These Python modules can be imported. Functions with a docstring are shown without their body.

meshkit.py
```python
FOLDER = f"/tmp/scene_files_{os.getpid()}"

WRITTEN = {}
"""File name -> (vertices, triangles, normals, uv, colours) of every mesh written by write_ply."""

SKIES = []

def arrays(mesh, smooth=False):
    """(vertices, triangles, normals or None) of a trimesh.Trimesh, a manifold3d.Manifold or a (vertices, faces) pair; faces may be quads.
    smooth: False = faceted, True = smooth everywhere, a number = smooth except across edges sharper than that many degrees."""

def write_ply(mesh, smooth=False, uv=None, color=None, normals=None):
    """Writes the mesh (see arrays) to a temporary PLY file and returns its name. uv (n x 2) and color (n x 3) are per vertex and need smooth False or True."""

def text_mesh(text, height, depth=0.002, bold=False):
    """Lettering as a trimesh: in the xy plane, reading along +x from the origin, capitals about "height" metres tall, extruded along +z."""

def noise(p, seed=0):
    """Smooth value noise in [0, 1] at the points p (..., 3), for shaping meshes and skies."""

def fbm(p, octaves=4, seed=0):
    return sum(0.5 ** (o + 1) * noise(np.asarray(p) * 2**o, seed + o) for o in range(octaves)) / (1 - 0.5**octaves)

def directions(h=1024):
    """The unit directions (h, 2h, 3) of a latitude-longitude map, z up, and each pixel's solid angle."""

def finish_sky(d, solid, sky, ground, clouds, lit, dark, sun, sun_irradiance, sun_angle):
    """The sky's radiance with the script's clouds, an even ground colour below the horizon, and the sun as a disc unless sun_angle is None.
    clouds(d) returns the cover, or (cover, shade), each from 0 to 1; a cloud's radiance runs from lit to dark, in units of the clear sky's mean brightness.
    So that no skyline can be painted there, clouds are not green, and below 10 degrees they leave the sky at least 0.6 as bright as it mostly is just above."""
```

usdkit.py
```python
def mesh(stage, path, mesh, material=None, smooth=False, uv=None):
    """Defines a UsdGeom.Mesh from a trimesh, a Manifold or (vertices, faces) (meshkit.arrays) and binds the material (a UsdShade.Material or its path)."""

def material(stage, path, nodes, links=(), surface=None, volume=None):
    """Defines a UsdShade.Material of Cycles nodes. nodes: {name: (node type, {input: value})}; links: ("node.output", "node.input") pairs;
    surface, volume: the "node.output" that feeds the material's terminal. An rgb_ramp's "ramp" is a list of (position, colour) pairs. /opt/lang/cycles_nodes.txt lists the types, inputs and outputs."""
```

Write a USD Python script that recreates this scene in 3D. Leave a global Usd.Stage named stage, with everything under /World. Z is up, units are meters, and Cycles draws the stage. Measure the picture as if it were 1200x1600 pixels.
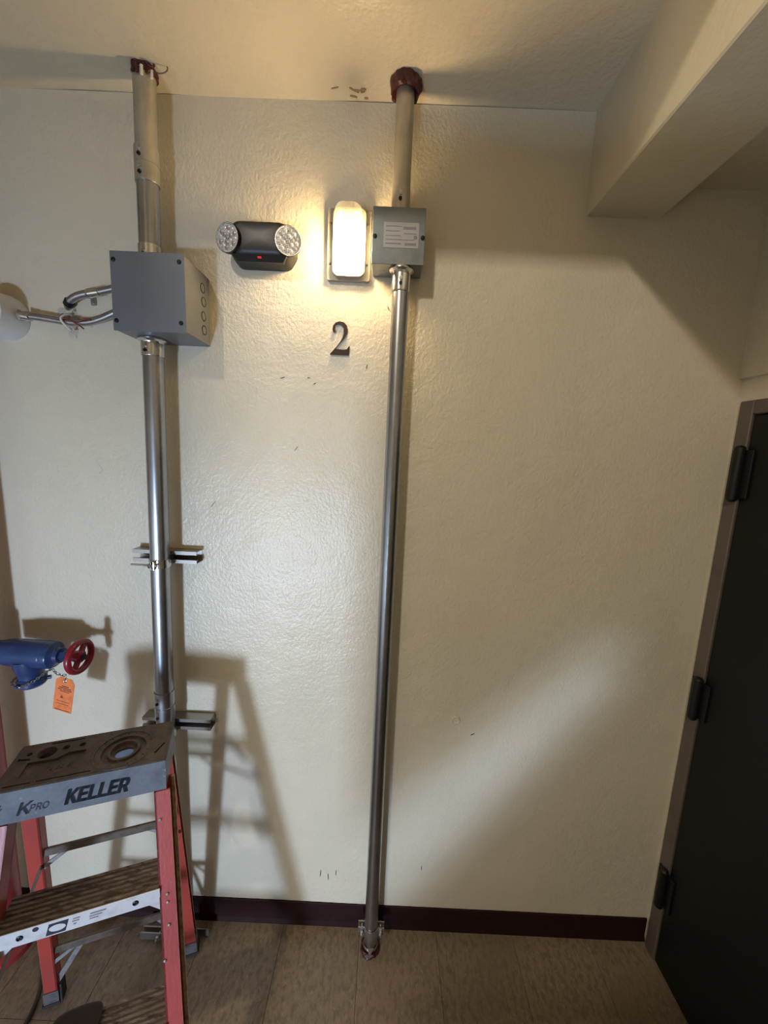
import math, random
import numpy as np, trimesh, manifold3d as m3, shapely.geometry as sg
from shapely import affinity
import usdkit, meshkit
from pxr import Usd, UsdGeom, UsdLux, UsdShade, Gf, Sdf

rng = random.Random(7)
stage = Usd.Stage.CreateInMemory()
UsdGeom.SetStageUpAxis(stage, 'Z'); UsdGeom.SetStageMetersPerUnit(stage, 1.0)
UsdGeom.Xform.Define(stage, '/World')

# ------------------------------------------------------------------ camera
F_PX, YAW, PITCH, ROLL = 613.65, -0.0040, -0.1534, 0.0440
CAM = (0.0, -1.2917, 1.864)
cy, sy, cp, sp, cr, sr = math.cos(YAW), math.sin(YAW), math.cos(PITCH), math.sin(PITCH), math.cos(ROLL), math.sin(ROLL)
fw = np.array([sy*cp, cy*cp, sp]); rt = np.array([cy, -sy, 0]); up = np.cross(rt, fw)
rt, up = cr*rt + sr*up, -sr*rt + cr*up
cam = UsdGeom.Camera.Define(stage, '/World/camera')
cam.AddTransformOp().Set(Gf.Matrix4d(*rt, 0, *up, 0, *(-fw), 0, *CAM, 1))
cam.CreateHorizontalApertureAttr(36.0); cam.CreateVerticalApertureAttr(48.0)
cam.CreateFocalLengthAttr(36.0*F_PX/1200.0)
cam.CreateClippingRangeAttr((0.02, 100.0))
cam.CreateExposureAttr(-0.56)

# ------------------------------------------------------------------ light: grey sky outside, an unseen window and an unseen upper light behind the camera, the lit wall lamp
DAY = (0.57, 0.735, 1.0)
dome = UsdLux.DomeLight.Define(stage, '/World/sky_light')
dome.CreateColorAttr((0.8, 0.9, 1.0)); dome.CreateIntensityAttr(0.25)

def rect_light(name, loc, w, h, power, color, rotx=90.0, rotz=0.0):
    l = UsdLux.RectLight.Define(stage, '/World/' + name)
    x = UsdGeom.Xformable(l); x.AddTranslateOp().Set(loc); x.AddRotateZOp().Set(rotz); x.AddRotateXOp().Set(rotx)
    l.CreateWidthAttr(w); l.CreateHeightAttr(h); l.CreateColorAttr(color); l.CreateIntensityAttr(power)
    return l
WIN_X, WIN_Y, WIN_Z, WIN_W, WIN_H = -1.20, -3.95, 0.38, 0.28, 0.38
BIG_W, BIG_H = 0.95, 1.10
rect_light('unseen_window_daylight', (WIN_X, WIN_Y-.05, WIN_Z), BIG_W, BIG_H, 14.0, DAY)          # broad weak glow of the unseen window, softens the shadows
rect_light('unseen_window_core_light', (WIN_X, WIN_Y, WIN_Z), WIN_W, WIN_H, 460.0, DAY)    # small bright core of the unseen window, keeps the shadows crisp
LAMP_STRENGTH = 440.0
UPX, UPY, UPZ = -1.65, -3.95, 4.55
l2 = rect_light('unseen_upper_light', (UPX, UPY, UPZ), 0.30, 0.20, 700.0, (1.0, 0.90, 0.74), rotx=62.0)  # out of view, placed to light the right side of the wall warmly

# ------------------------------------------------------------------ materials
def mat(name, color, rough=0.5, metal=0.0, bump=None, mottle=None, spec=0.5, extra=None, streak=None):
    """bump: list of (scale, distance, stretch); mottle: list of (scale, colour2, low, high, stretch)."""
    n = {'p': ('principled_bsdf', {'base_color': color, 'roughness': rough, 'metallic': metal, 'specular_ior_level': spec, **(extra or {})}),
         'g': ('geometry', {})}
    links = []
    last = None
    for i, (sc, c2, lo, hi, st) in enumerate(mottle or []):
        n[f'mm{i}'] = ('mapping', {'scale': st}); n[f'mn{i}'] = ('noise_texture', {'scale': sc, 'detail': 4.0, 'roughness': 0.6})
        n[f'mr{i}'] = ('rgb_ramp', {'ramp': [(lo, (0, 0, 0)), (hi, (1, 1, 1))]})
        n[f'mx{i}'] = ('mix', {'color1': color, 'color2': c2})
        links += [('g.position', f'mm{i}.vector'), (f'mm{i}.vector', f'mn{i}.vector'), (f'mn{i}.fac', f'mr{i}.fac'), (f'mr{i}.color', f'mx{i}.fac')]
        if last: links.append((last, f'mx{i}.color1'))
        last = f'mx{i}.color'
    if last: links.append((last, 'p.base_color'))
    prev = None
    for i, (sc, dist, st) in enumerate(bump or []):
        n[f'bm{i}'] = ('mapping', {'scale': st}); n[f'bn{i}'] = ('noise_texture', {'scale': sc, 'detail': 3.0})
        n[f'b{i}'] = ('bump', {'strength': 1.0, 'distance': dist})
        links += [('g.position', f'bm{i}.vector'), (f'bm{i}.vector', f'bn{i}.vector'), (f'bn{i}.fac', f'b{i}.height')]
        if prev: links.append((prev, f'b{i}.normal'))
        prev = f'b{i}.normal'
    if prev: links.append((prev, 'p.normal'))
    # rename mapping outputs (node mapping has output "vector" and input "vector")
    return usdkit.material(stage, '/World/Looks/' + name, n, links, surface='p.BSDF')
O3 = (1, 1, 1)
WALLC = (0.69, 0.622, 0.485)
M = {}
M['wall'] = mat('wall_paint', WALLC, 0.30, bump=[(14, 0.003, O3), (105, 0.0019, (1, 1, 0.8)), (260, 0.0006, O3)],
                mottle=[(2.2, (0.63, 0.575, 0.445), .45, .75, O3), (30, (0.56, 0.51, 0.40), .70, .86, (1, 1, .5))])
M['ceil'] = mat('ceiling_paint', (0.68, 0.61, 0.47), 0.32, bump=[(7, 0.006, O3), (70, 0.0022, O3)], mottle=[(2.5, (0.62, 0.55, 0.42), .45, .75, O3)])
M['beam'] = mat('beam_paint', (0.64, 0.575, 0.43), 0.42, bump=[(9, 0.004, O3), (120, 0.0006, O3)], mottle=[(3, (0.58, 0.52, 0.39), .45, .75, O3)])
M['gap'] = mat('tile_joint', (0.15, 0.112, 0.078), 0.8)
for k, c in enumerate([(0.265, 0.193, 0.132), (0.258, 0.188, 0.128), (0.272, 0.198, 0.136)]):
    M[f'tile{k}'] = mat(f'floor_tile_{"abc"[k]}', c, 0.42, mottle=[(70, tuple(x*.66 for x in c), .45, .62, (1, .5, 1)), (95, tuple(min(1, x*1.35) for x in c), .56, .72, (1, .6, 1)), (3, tuple(x*.8 for x in c), .5, .8, O3)], bump=[(80, .0003, O3)])
M['base'] = mat('maroon_vinyl', (0.020, 0.006, 0.006), 0.6, mottle=[(20, (0.030, 0.012, 0.010), .5, .8, O3)], spec=.18)
M['jamb'] = mat('jamb_paint', (0.135, 0.105, 0.085), 0.45, bump=[(60, .0006, O3)], mottle=[(8, (0.105, .082, .066), .45, .7, O3)])
M['door'] = mat('door_paint', (0.0055, 0.0065, 0.006), 0.5, bump=[(120, .0004, O3)], mottle=[(5, (0.0045, .005, .005), .4, .7, O3)], spec=.3)
M['hinge'] = mat('hinge_black', (0.008, 0.008, 0.008), 0.45, 0.2)
M['emt'] = mat('galvanised_steel', (0.44, 0.455, 0.485), 0.31, 1.0, mottle=[(14, (0.34, 0.35, 0.38), .4, .7, (1, 1, .35))], bump=[(40, .0003, (1, 1, .3))])
M['emt_dusty'] = mat('dusty_steel', (0.50, 0.47, 0.40), 0.42, 0.75, mottle=[(22, (0.38, .35, .29), .45, .7, (1, 1, .5))])
M['fitting'] = mat('plated_fitting', (0.66, 0.66, 0.66), 0.20, 1.0, bump=[(70, .0003, O3)])
M['screw'] = mat('dark_screw', (0.03, 0.03, 0.03), 0.35, 0.7)
M['zinc'] = mat('zinc_screw', (0.55, 0.55, 0.55), 0.3, 1.0)
M['boxgrey'] = mat('grey_enamel', (0.150, 0.160, 0.175), 0.42, mottle=[(6, (0.135, .145, .16), .45, .7, O3)])
M['galvbox'] = mat('galvanised_box', (0.22, 0.24, 0.25), 0.38, 0.6, mottle=[(18, (0.17, .19, .20), .42, .66, O3)])
M['strut'] = mat('strut_steel', (0.36, 0.34, 0.31), 0.33, 0.9)
M['dark'] = mat('dark_void', (0.01, 0.01, 0.01), 0.7)
M['red_sealant'] = mat('red_sealant', (0.060, 0.007, 0.007), 0.40, bump=[(90, .002, O3)])
M['whitewire'] = mat('white_insulation', (0.72, 0.70, 0.64), 0.5)
M['redwire'] = mat('red_insulation', (0.20, 0.03, 0.025), 0.45)
M['rust'] = mat('rust_stain', (0.42, 0.29, 0.17), 0.7)
M['pinkmark'] = mat('faint_red_marker', (0.60, 0.46, 0.385), 0.5)
M['rubble'] = mat('patched_plaster', (0.56, 0.52, 0.44), 0.7, bump=[(120, .004, O3)], mottle=[(60, (0.26, .23, .205), .52, .64, O3)])
M['whiteplastic'] = mat('white_plastic', (0.74, 0.74, 0.75), 0.35)
M['blue'] = mat('blue_enamel', (0.022, 0.052, 0.155), 0.30, bump=[(45, .0006, O3)], mottle=[(12, (0.016, .036, .11), .45, .7, O3)])
M['redenamel'] = mat('red_enamel', (0.25, 0.010, 0.022), 0.28, bump=[(60, .0004, O3)])
M['piperred'] = mat('red_pipe_paint', (0.27, 0.03, 0.03), 0.4)
M['chain'] = mat('chain_steel', (0.35, 0.35, 0.36), 0.35, 1.0)
M['orange'] = mat('orange_card', (0.86, 0.22, 0.055), 0.55, mottle=[(50, (0.72, .17, .045), .45, .65, O3)])
M['ink'] = mat('dark_ink', (0.16, 0.05, 0.02), 0.6)
M['black'] = mat('black_housing', (0.010, 0.010, 0.011), 0.42)
M['led'] = mat('led_lens', (0.50, 0.49, 0.47), 0.18, 0.35, bump=[(220, .004, O3)])
M['ledrim'] = mat('lamp_rim', (0.30, 0.29, 0.27), 0.3, 0.5)
M['bezel'] = mat('lens_cup', (0.62, 0.61, 0.58), 0.12, 0.5)
M['redled'] = usdkit.material(stage, '/World/Looks/red_indicator', {'e': ('emission', {'color': (1, 0.06, 0.05), 'strength': 0.9})}, [], surface='e.emission')
M['number'] = mat('bronze_numeral', (0.035, 0.018, 0.014), 0.32, 0.3)
M['plate'] = mat('lamp_back_plate', (0.36, 0.31, 0.23), 0.4)
M['bulb'] = usdkit.material(stage, '/World/Looks/lit_bulb', {'e': ('emission', {'color': (1.0, 0.72, 0.38), 'strength': LAMP_STRENGTH})}, [], surface='e.emission')
M['lens'] = usdkit.material(stage, '/World/Looks/ribbed_lens', {
    't': ('transparent_bsdf', {'color': (0.97, 0.96, 0.93)}), 'd': ('translucent_bsdf', {'color': (0.80, 0.77, 0.70)}),
    'r': ('diffuse_bsdf', {'color': (0.85, 0.82, 0.74)}), 'gl': ('glossy_bsdf', {'color': (0.9, 0.9, 0.9), 'roughness': 0.12}),
    'm1': ('mix_closure', {'fac': 0.05}), 'm2': ('mix_closure', {'fac': 0.03}), 'm3': ('mix_closure', {'fac': 0.06})},
    [('t.BSDF', 'm1.closure1'), ('d.BSDF', 'm1.closure2'), ('m1.closure', 'm2.closure1'), ('r.BSDF', 'm2.closure2'), ('m2.closure', 'm3.closure1'), ('gl.BSDF', 'm3.closure2')], surface='m3.closure')
M['sticker'] = mat('silver_label', (0.46, 0.46, 0.48), 0.25, 0.2, bump=[(60, .0008, O3)])
M['stickerline'] = mat('label_print', (0.22, 0.22, 0.235), 0.4)
M['capgrey'] = mat('grey_cap_plastic', (0.145, 0.165, 0.195), 0.34, mottle=[(16, (0.105, .12, .14), .45, .7, O3), (60, (0.27, .29, .31), .64, .74, O3)], bump=[(90, .0006, O3)])
M['captop'] = mat('dusty_cap_top', (0.070, 0.054, 0.043), 0.6, mottle=[(25, (0.112, .088, .070), .42, .68, O3), (90, (0.05, .04, .034), .5, .7, O3)], bump=[(120, .0008, O3)])
M['capprint'] = mat('cap_print', (0.022, 0.028, 0.045), 0.4)
M['frp'] = mat('red_fibreglass', (0.36, 0.055, 0.048), 0.42, mottle=[(5, (0.29, .045, .045), .42, .7, O3), (130, (0.50, .17, .15), .68, .76, (1, 1, .7))], bump=[(150, .0004, (1, 1, .2))])
M['frp_rear'] = mat('red_fibreglass_rear', (0.42, 0.055, 0.040), 0.42, mottle=[(6, (0.33, .05, .045), .42, .7, O3), (120, (0.45, .2, .18), .70, .80, O3)])
M['frp_edge'] = mat('worn_fibreglass_edge', (0.46, 0.35, 0.25), 0.6, mottle=[(60, (0.24, .13, .09), .45, .7, O3)])
M['alu'] = mat('aluminium', (0.70, 0.72, 0.75), 0.34, 0.35, mottle=[(28, (0.55, .56, .59), .5, .72, O3), (90, (0.15, .14, .14), .72, .78, O3)], bump=[(50, .0003, O3)])
M['aludull'] = mat('dull_aluminium', (0.36, 0.35, 0.35), 0.42, 0.4, mottle=[(35, (0.22, .205, .19), .45, .68, O3)])
M['tread'] = mat('dirty_tread', (0.20, 0.158, 0.128), 0.55, 0.1, mottle=[(60, (0.32, .275, .24), .5, .66, (.25, 1, 1)), (80, (0.07, .053, .042), .48, .62, (.3, 1, 1))], bump=[(150, .001, O3)])
M['rung'] = mat('dirty_brace', (0.155, 0.12, 0.095), 0.5, 0.3, mottle=[(50, (0.10, .075, .06), .45, .66, O3)])
M['foot'] = mat('foot_shoe', (0.20, 0.195, 0.195), 0.5, 0.5, mottle=[(40, (0.12, .11, .105), .45, .66, O3)])
M['rubber'] = mat('black_rubber', (0.02, 0.018, 0.017), 0.7)
M['pouch'] = mat('brown_leather', (0.028, 0.017, 0.014), 0.55, bump=[(90, .001, O3)])
M['cord'] = mat('brown_cord', (0.05, 0.03, 0.024), 0.6)
M['concrete'] = mat('stair_concrete', (0.30, 0.27, 0.23), 0.7)
M['stairwall'] = mat('stairwell_paint', (0.60, 0.55, 0.45), 0.5)
M['frame'] = mat('window_frame_paint', (0.35, 0.34, 0.32), 0.4)
M['glass'] = usdkit.material(stage, '/World/Looks/window_glass', {'t': ('transparent_bsdf', {}), 'g': ('glossy_bsdf', {'roughness': 0.02}), 'f': ('fresnel', {'IOR': 1.45}), 'm': ('mix_closure', {})},
    [('f.fac', 'm.fac'), ('t.BSDF', 'm.closure1'), ('g.BSDF', 'm.closure2')], surface='m.closure')

# ------------------------------------------------------------------ object helpers
used = {}
def numbered(parent, name):
    k = used.get((parent, name), 0); used[(parent, name)] = k + 1
    return name if k == 0 else f'{name}_{k:03d}'
class Thing:
    def __init__(s, name, label=None, cat=None, loc=(0, 0, 0), rotz=0.0, group=None, kind=None):
        s.path = '/World/' + numbered('/World', name); s.loc = np.array(loc, float); s.rotz = rotz
        x = UsdGeom.Xform.Define(stage, s.path); x.AddTranslateOp().Set(tuple(map(float, loc)))
        if rotz: x.AddRotateZOp().Set(rotz)
        p = x.GetPrim()
        for k, v in (('label', label), ('category', cat), ('group', group), ('kind', kind)):
            if v: p.SetCustomDataByKey(k, v)
    def part(s, name, mesh, m, label=None, parent=None, smooth=32, kind=None, local=False):
        path = (parent or s.path) + '/' + numbered(parent or s.path, name)
        v, f = geo(mesh)
        if not local and not s.rotz: v = v - s.loc
        pr = usdkit.mesh(stage, path, (v, f), M[m], smooth=smooth).GetPrim()
        if label: pr.SetCustomDataByKey('label', label)
        if kind: pr.SetCustomDataByKey('kind', kind)
        return path
def geo(mesh):
    if hasattr(mesh, 'to_mesh'):
        q = mesh.to_mesh(); return np.array(q.vert_properties[:, :3], float), np.array(q.tri_verts)
    if isinstance(mesh, tuple): return np.asarray(mesh[0], float), np.asarray(mesh[1])
    return np.array(mesh.vertices), np.array(mesh.faces)
def cat(*ms):
    vs, fs, o = [], [], 0
    for m in ms:
        v, f = geo(m); vs.append(v); fs.append(f + o); o += len(v)
    return np.vstack(vs), np.vstack(fs)
def bx(x0, x1, y0, y1, z0, z1, b=0.0):
    c = np.array([(x0+x1)/2, (y0+y1)/2, (z0+z1)/2]); h = np.abs(np.array([x1-x0, y1-y0, z1-z0]))/2
    if b <= 0: return trimesh.creation.box(2*h, transform=trimesh.transformations.translation_matrix(c))
    pts = []
    for s in np.ndindex(2, 2, 2):
        s = np.array(s)*2-1
        for k in range(3):
            q = h - b; q[k] = h[k]; pts.append(c + s*q)
    return trimesh.Trimesh(pts, process=False).convex_hull
def hull(pts): return trimesh.Trimesh(np.array(pts, float), process=False).convex_hull
def seg(a, b, r, n=24, r2=None):
    """Closed cylinder or cone frustum from a to b."""
    return tube([a, b], r, n, [r, r if r2 is None else r2])
def tube(pts, r, n=14, radii=None):
    pts = np.array(pts, float); k = len(pts); radii = np.full(k, r) if radii is None else np.array(radii)
    t = np.gradient(pts, axis=0) if k > 2 else np.array([pts[1]-pts[0]]*2)
    t /= np.linalg.norm(t, axis=1)[:, None]
    a = np.array([0, 0, 1.0]) if abs(t[0][2]) < .9 else np.array([1.0, 0, 0])
    v = []; u = np.cross(t[0], a); u /= np.linalg.norm(u)
    for i in range(k):
        u = u - t[i]*(u @ t[i]); u /= np.linalg.norm(u); w = np.cross(t[i], u)
        ph = np.arange(n)/n*2*np.pi
        v.append(pts[i] + radii[i]*(np.cos(ph)[:, None]*u + np.sin(ph)[:, None]*w))
    v = np.vstack(v + [pts[:1], pts[-1:]]); f = []
    for i in range(k-1):
        for j in range(n):
            q = (j+1) % n; f += [(i*n+j, i*n+q, (i+1)*n+q), (i*n+j, (i+1)*n+q, (i+1)*n+j)]
    c0, c1 = k*n, k*n+1
    for j in range(n):
        q = (j+1) % n; f += [(c0, q, j), (c1, (k-1)*n+j, (k-1)*n+q)]
    return v, np.array(f)
def spline(pts, n=40):
    from scipy.interpolate import CubicSpline
    pts = np.array(pts, float); d = np.r_[0, np.cumsum(np.linalg.norm(np.diff(pts, axis=0), axis=1))]
    return CubicSpline(d, pts)(np.linspace(0, d[-1], n))
def basis(axis):
    a = np.array(axis, float); a /= np.linalg.norm(a)
    h = np.array([0, 0, 1.0]) if abs(a[2]) < .9 else np.array([0, 1.0, 0])
    u = np.cross(h, a); u /= np.linalg.norm(u); return a, u, np.cross(a, u)
def lathe(profile, origin, axis=(0, 0, 1), n=40):
    """profile: (r, h) pairs from one end to the other; closed surface of revolution."""
    a, u, w = basis(axis); o = np.array(origin, float); v = []; f = []
    ph = np.arange(n)/n*2*np.pi; ring = np.cos(ph)[:, None]*u + np.sin(ph)[:, None]*w
    for r, h in profile: v.append(o + a*h + max(r, 1e-5)*ring)
    for i in range(len(profile)-1):
        for j in range(n):
            q = (j+1) % n; f += [(i*n+j, i*n+q, (i+1)*n+q), (i*n+j, (i+1)*n+q, (i+1)*n+j)]
    return np.vstack(v), np.array(f)
def ext(poly, depth, origin, U, V):
    """Polygon in the (U, V) plane pushed depth along U x V."""
    m = trimesh.creation.extrude_polygon(poly, depth, engine='earcut')
    U, V = np.array(U, float), np.array(V, float); W = np.cross(U, V)
    v = np.array(m.vertices); return np.array(origin, float) + v[:, :1]*U + v[:, 1:2]*V + v[:, 2:]*W, np.array(m.faces)
def rrect(x0, x1, y0, y1, r): return sg.box(x0+r, y0+r, x1-r, y1-r).buffer(r, quad_segs=6)
def text(s, height, depth, origin, U, V, shear=0.0, xs=1.0, bold=True):
    m = meshkit.text_mesh(s, height, depth, bold); v = np.array(m.vertices)
    v[:, 0] = v[:, 0]*xs + shear*v[:, 1]
    U, V = np.array(U, float), np.array(V, float); W = np.cross(U, V)
    return np.array(origin, float) + v[:, :1]*U + v[:, 1:2]*V + v[:, 2:]*W, np.array(m.faces)
def place(mesh, mtx):
    v, f = geo(mesh); return v @ np.array(mtx)[:3, :3].T + np.array(mtx)[:3, 3], f
X, Y, Z = np.eye(3)

# ------------------------------------------------------------------ the room
H, XR, CE = 2.85, 1.10, -0.75      # the ceiling slab ends at y = CE, out of view, to keep the upper light off the wall top
def grid_wall(nx, nz, P, nrm, amp, scale, seed):
    """A displaced sheet P(u, w) closed by nothing: used on top of solid slabs for uneven plaster."""
    u, w = np.meshgrid(np.linspace(0, 1, nx), np.linspace(0, 1, nz), indexing='ij')
    p = P(u.ravel()[:, None], w.ravel()[:, None]); d = (meshkit.fbm(p*scale, 3, seed)-.5)*amp
    e = np.minimum.reduce([u.ravel(), 1-u.ravel(), w.ravel(), 1-w.ravel()]); d = d*np.clip(e*14, 0, 1)
    v = p + d[:, None]*np.array(nrm); i = np.arange(nx*nz).reshape(nx, nz)
    return v, np.vstack([np.stack([i[:-1, :-1], i[1:, :-1], i[1:, 1:]], -1).reshape(-1, 3), np.stack([i[:-1, :-1], i[1:, 1:], i[:-1, 1:]], -1).reshape(-1, 3)])
t = Thing('wall_back', kind='structure')
t.part('plaster', cat(bx(-2.4, 1.35, .004, .2, -.2, H+.2), grid_wall(150, 120, lambda u, w: np.hstack([-2.4+3.75*u, 0*u, H*w]), (0, 1, 0), .006, 2.6, 3)), 'wall', smooth=True)
# round plaster plug that shows as a faint ring low on the wall
a = np.linspace(0, 2*np.pi, 33)
t.part('plaster_plug', lathe([(.0001, .0022), (.010, .0022), (.0115, .0035), (.0135, .0035), (.016, .0)], (.287, -.001, .916), (0, -1, 0), 32), 'wall')
def patch(x, z, r, h, seed):
    v, f = lathe([(.0001, h), (.35*r, h*1.1), (.7*r, h*.8), (r, -.003)], (x, .0005, z), (0, -1, 0), 48)
    c = np.array([x, .0005, z]); d = v-c; ang = np.arctan2(d[:, 2], d[:, 0]); k = .55+1.0*meshkit.fbm(np.c_[np.cos(ang)*2.2, np.sin(ang)*2.2, 0*ang], 4, seed)
    d[:, 0] *= k; d[:, 2] *= k*1.15; d[:, 1] *= .5+meshkit.fbm(v*140, 2, seed)
    return c+d, f
t.part('plaster_patch', patch(-1.010, 2.236, .036, .0035, 2), 'rubble', label='rough grey patch of broken plaster')
t.part('plaster_patch', patch(-1.000, 2.190, .018, .0025, 5), 'rubble', label='small rough grey patch of broken plaster')
for i, (x, z, ang, ln, w) in enumerate(((.122, 2.680, -60, .030, .0022), (-.345, 2.080, 20, .016, .003), (-.262, 2.083, 0, .008, .003), (-.243, 2.066, 30, .010, .003), (.352, .862, 30, .018, .004), (-.08, 2.125, 80, .014, .0022), (-.575, 1.665, 50, .03, .0022), (-.30, 1.86, 55, .02, .0018), (-.02, 2.30, -70, .012, .0025), (.20, .28, 90, .02, .0025), (-.19, .235, 85, .03, .003), (-.16, .22, 95, .03, .003), (-.13, .24, 88, .026, .003))):
    t.part('scuff', ext(affinity.rotate(affinity.scale(sg.Point(0, 0).buffer(1, quad_segs=3), ln/2, w/2), ang), .0025, (x, .0015, z), X, Z), 'jamb', smooth=False)
sq = [(-.935, 1.905), (-.944, 1.890), (-.930, 1.880), (-.946, 1.866), (-.934, 1.852), (-.950, 1.842), (-.936, 1.828), (-.955, 1.818), (-.938, 1.806), (-.957, 1.796), (-.945, 1.775), (-.950, 1.752)]
t.part('faint_marking', tube(spline([(x, -.0002, z) for x, z in sq], 50), .0012, 6), 'pinkmark', label='faint reddish vertical scribble')
t = Thing('ceiling', kind='structure')
t.part('plaster', cat(bx(-2.4, .60, CE, .1, H+.012, H+.2), grid_wall(110, 60, lambda u, w: np.hstack([-2.4+3.0*u, 0.1-(.1-CE)*w, H+0*u]), (0, 0, 1), .012, 2.2, 9)), 'ceil', smooth=True)
t.part('side_bay', bx(.74, 1.35, -2.4, .1, 2.664, 2.85), 'ceil')
rr = random.Random(5)
for i in range(9):
    x, y = -.150+rr.uniform(-.055, .045), -.012+rr.uniform(-.030, .004)
    t.part('rust_fleck', ext(affinity.rotate(affinity.scale(sg.Point(0, 0).buffer(1, quad_segs=2), rr.uniform(.003, .012), rr.uniform(.0008, .0018)), rr.uniform(-25, 25)), .004, (x, y, H-.0022), X, Y), 'rust', smooth=False)
t = Thing('ceiling_beam', kind='structure')
# vertical left face, slightly wavy bottom arris
t.part('beam', hull([(.553, y, z) for y in (.05, -2.4) for z in (2.581, 2.95)] + [(.557, y, 2.577) for y in (.05, -2.4)] + [(.768, y, 2.577) for y in (.05, -2.4)] + [(.768, y, 2.95) for y in (.05, -2.4)]), 'beam', smooth=20)
t = Thing('wall_right', kind='structure')
t.part('plaster', bx(XR, XR+.2, -.022, .1, -.2, 2.85), 'wall')
t.part('plaster', bx(XR, XR+.2, -1.10, -.022, 2.064, 2.135), 'wall')
t.part('lintel', bx(XR-.013, XR+.2, -1.10, 0.02, 2.135, 2.75, .003), 'wall')
t.part('plaster', bx(XR, XR+.2, -2.4, -1.10, -.2, 2.75), 'wall')
t = Thing('wall_left', kind='structure')
t.part('plaster', bx(-2.6, -2.4, -4.3, .2, -1.8, 6.0), 'stairwall')

t = Thing('floor', kind='structure')
t.part('slab', bx(-2.4, 1.35, -2.0, .1, -.22, -.004), 'gap')
TS = .2995
k = 0
for i in range(-6, 4):
    for j in range(6):
        x0 = -.0287 + TS*i; y1 = .0 - TS*j
        x1, y0 = min(x0+TS, 1.34), y1-TS
        if x1 - x0 < .05: continue
        g = .0005
        t.part('tile', bx(x0+g, x1-g, y0+g, y1-g, -.004, rng.uniform(-.0003, 0.0), .0006), f'tile{rng.randrange(3)}', smooth=False)
t = Thing('baseboard_back', kind='structure')
v, f = geo(bx(-2.4, 1.095, -.006, .02, .0, .1015, .002)); 
t.part('cove_base', cat((v, f), hull([(x, y, z) for x in (-2.4, 1.095) for y, z in ((-.006, .02), (-.010, .0005), (-.006, .0))])), 'base')

# door in the right wall
t = Thing('door_1', kind='structure', loc=(XR, -.5, 0))
jm = []
for z0, z1 in ((0, 2.064),):
    jm.append(bx(XR-.013, XR+.12, -.068, -.020, 0, 2.064, .003))
t.part('jamb', jm[0], 'jamb', label='brown-grey painted steel door jamb')
t.part('jamb', bx(XR-.013, XR+.12, -1.04, -.990, 0, 2.064, .003), 'jamb')
t.part('head_jamb', bx(XR-.0125, XR+.12, -.99, -.068, 2.022, 2.064, .003), 'jamb')
lf = t.part('door_leaf', bx(XR-.008, XR+.037, -.987, -.0715, .008, 2.018, .002), 'door', label='very dark green-black door leaf')
for zc, hh in ((1.842, .158), (1.083, .140), (.320, .150)):
    hp = t.part('hinge', seg((XR-.024, -.062, zc-hh/2), (XR-.024, -.062, zc+hh/2), .0145, 20), 'hinge')
    t.part('hinge_leaf', bx(XR-.0165, XR-.0095, -.052, -.028, zc-hh/2+.006, zc+hh/2-.006, .001), 'hinge', parent=hp)
    t.part('hinge_leaf', bx(XR-.0155, XR-.0085, -.100, -.072, zc-hh/2+.006, zc+hh/2-.006, .001), 'hinge', parent=hp)
    for q in (-1, 1):
        t.part('pin_tip', lathe([(.0145, 0), (.013, .003), (.008, .007), (.0001, .009)], (XR-.024, -.062, zc+q*hh/2), (0, 0, q), 16), 'hinge', parent=hp)

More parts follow.
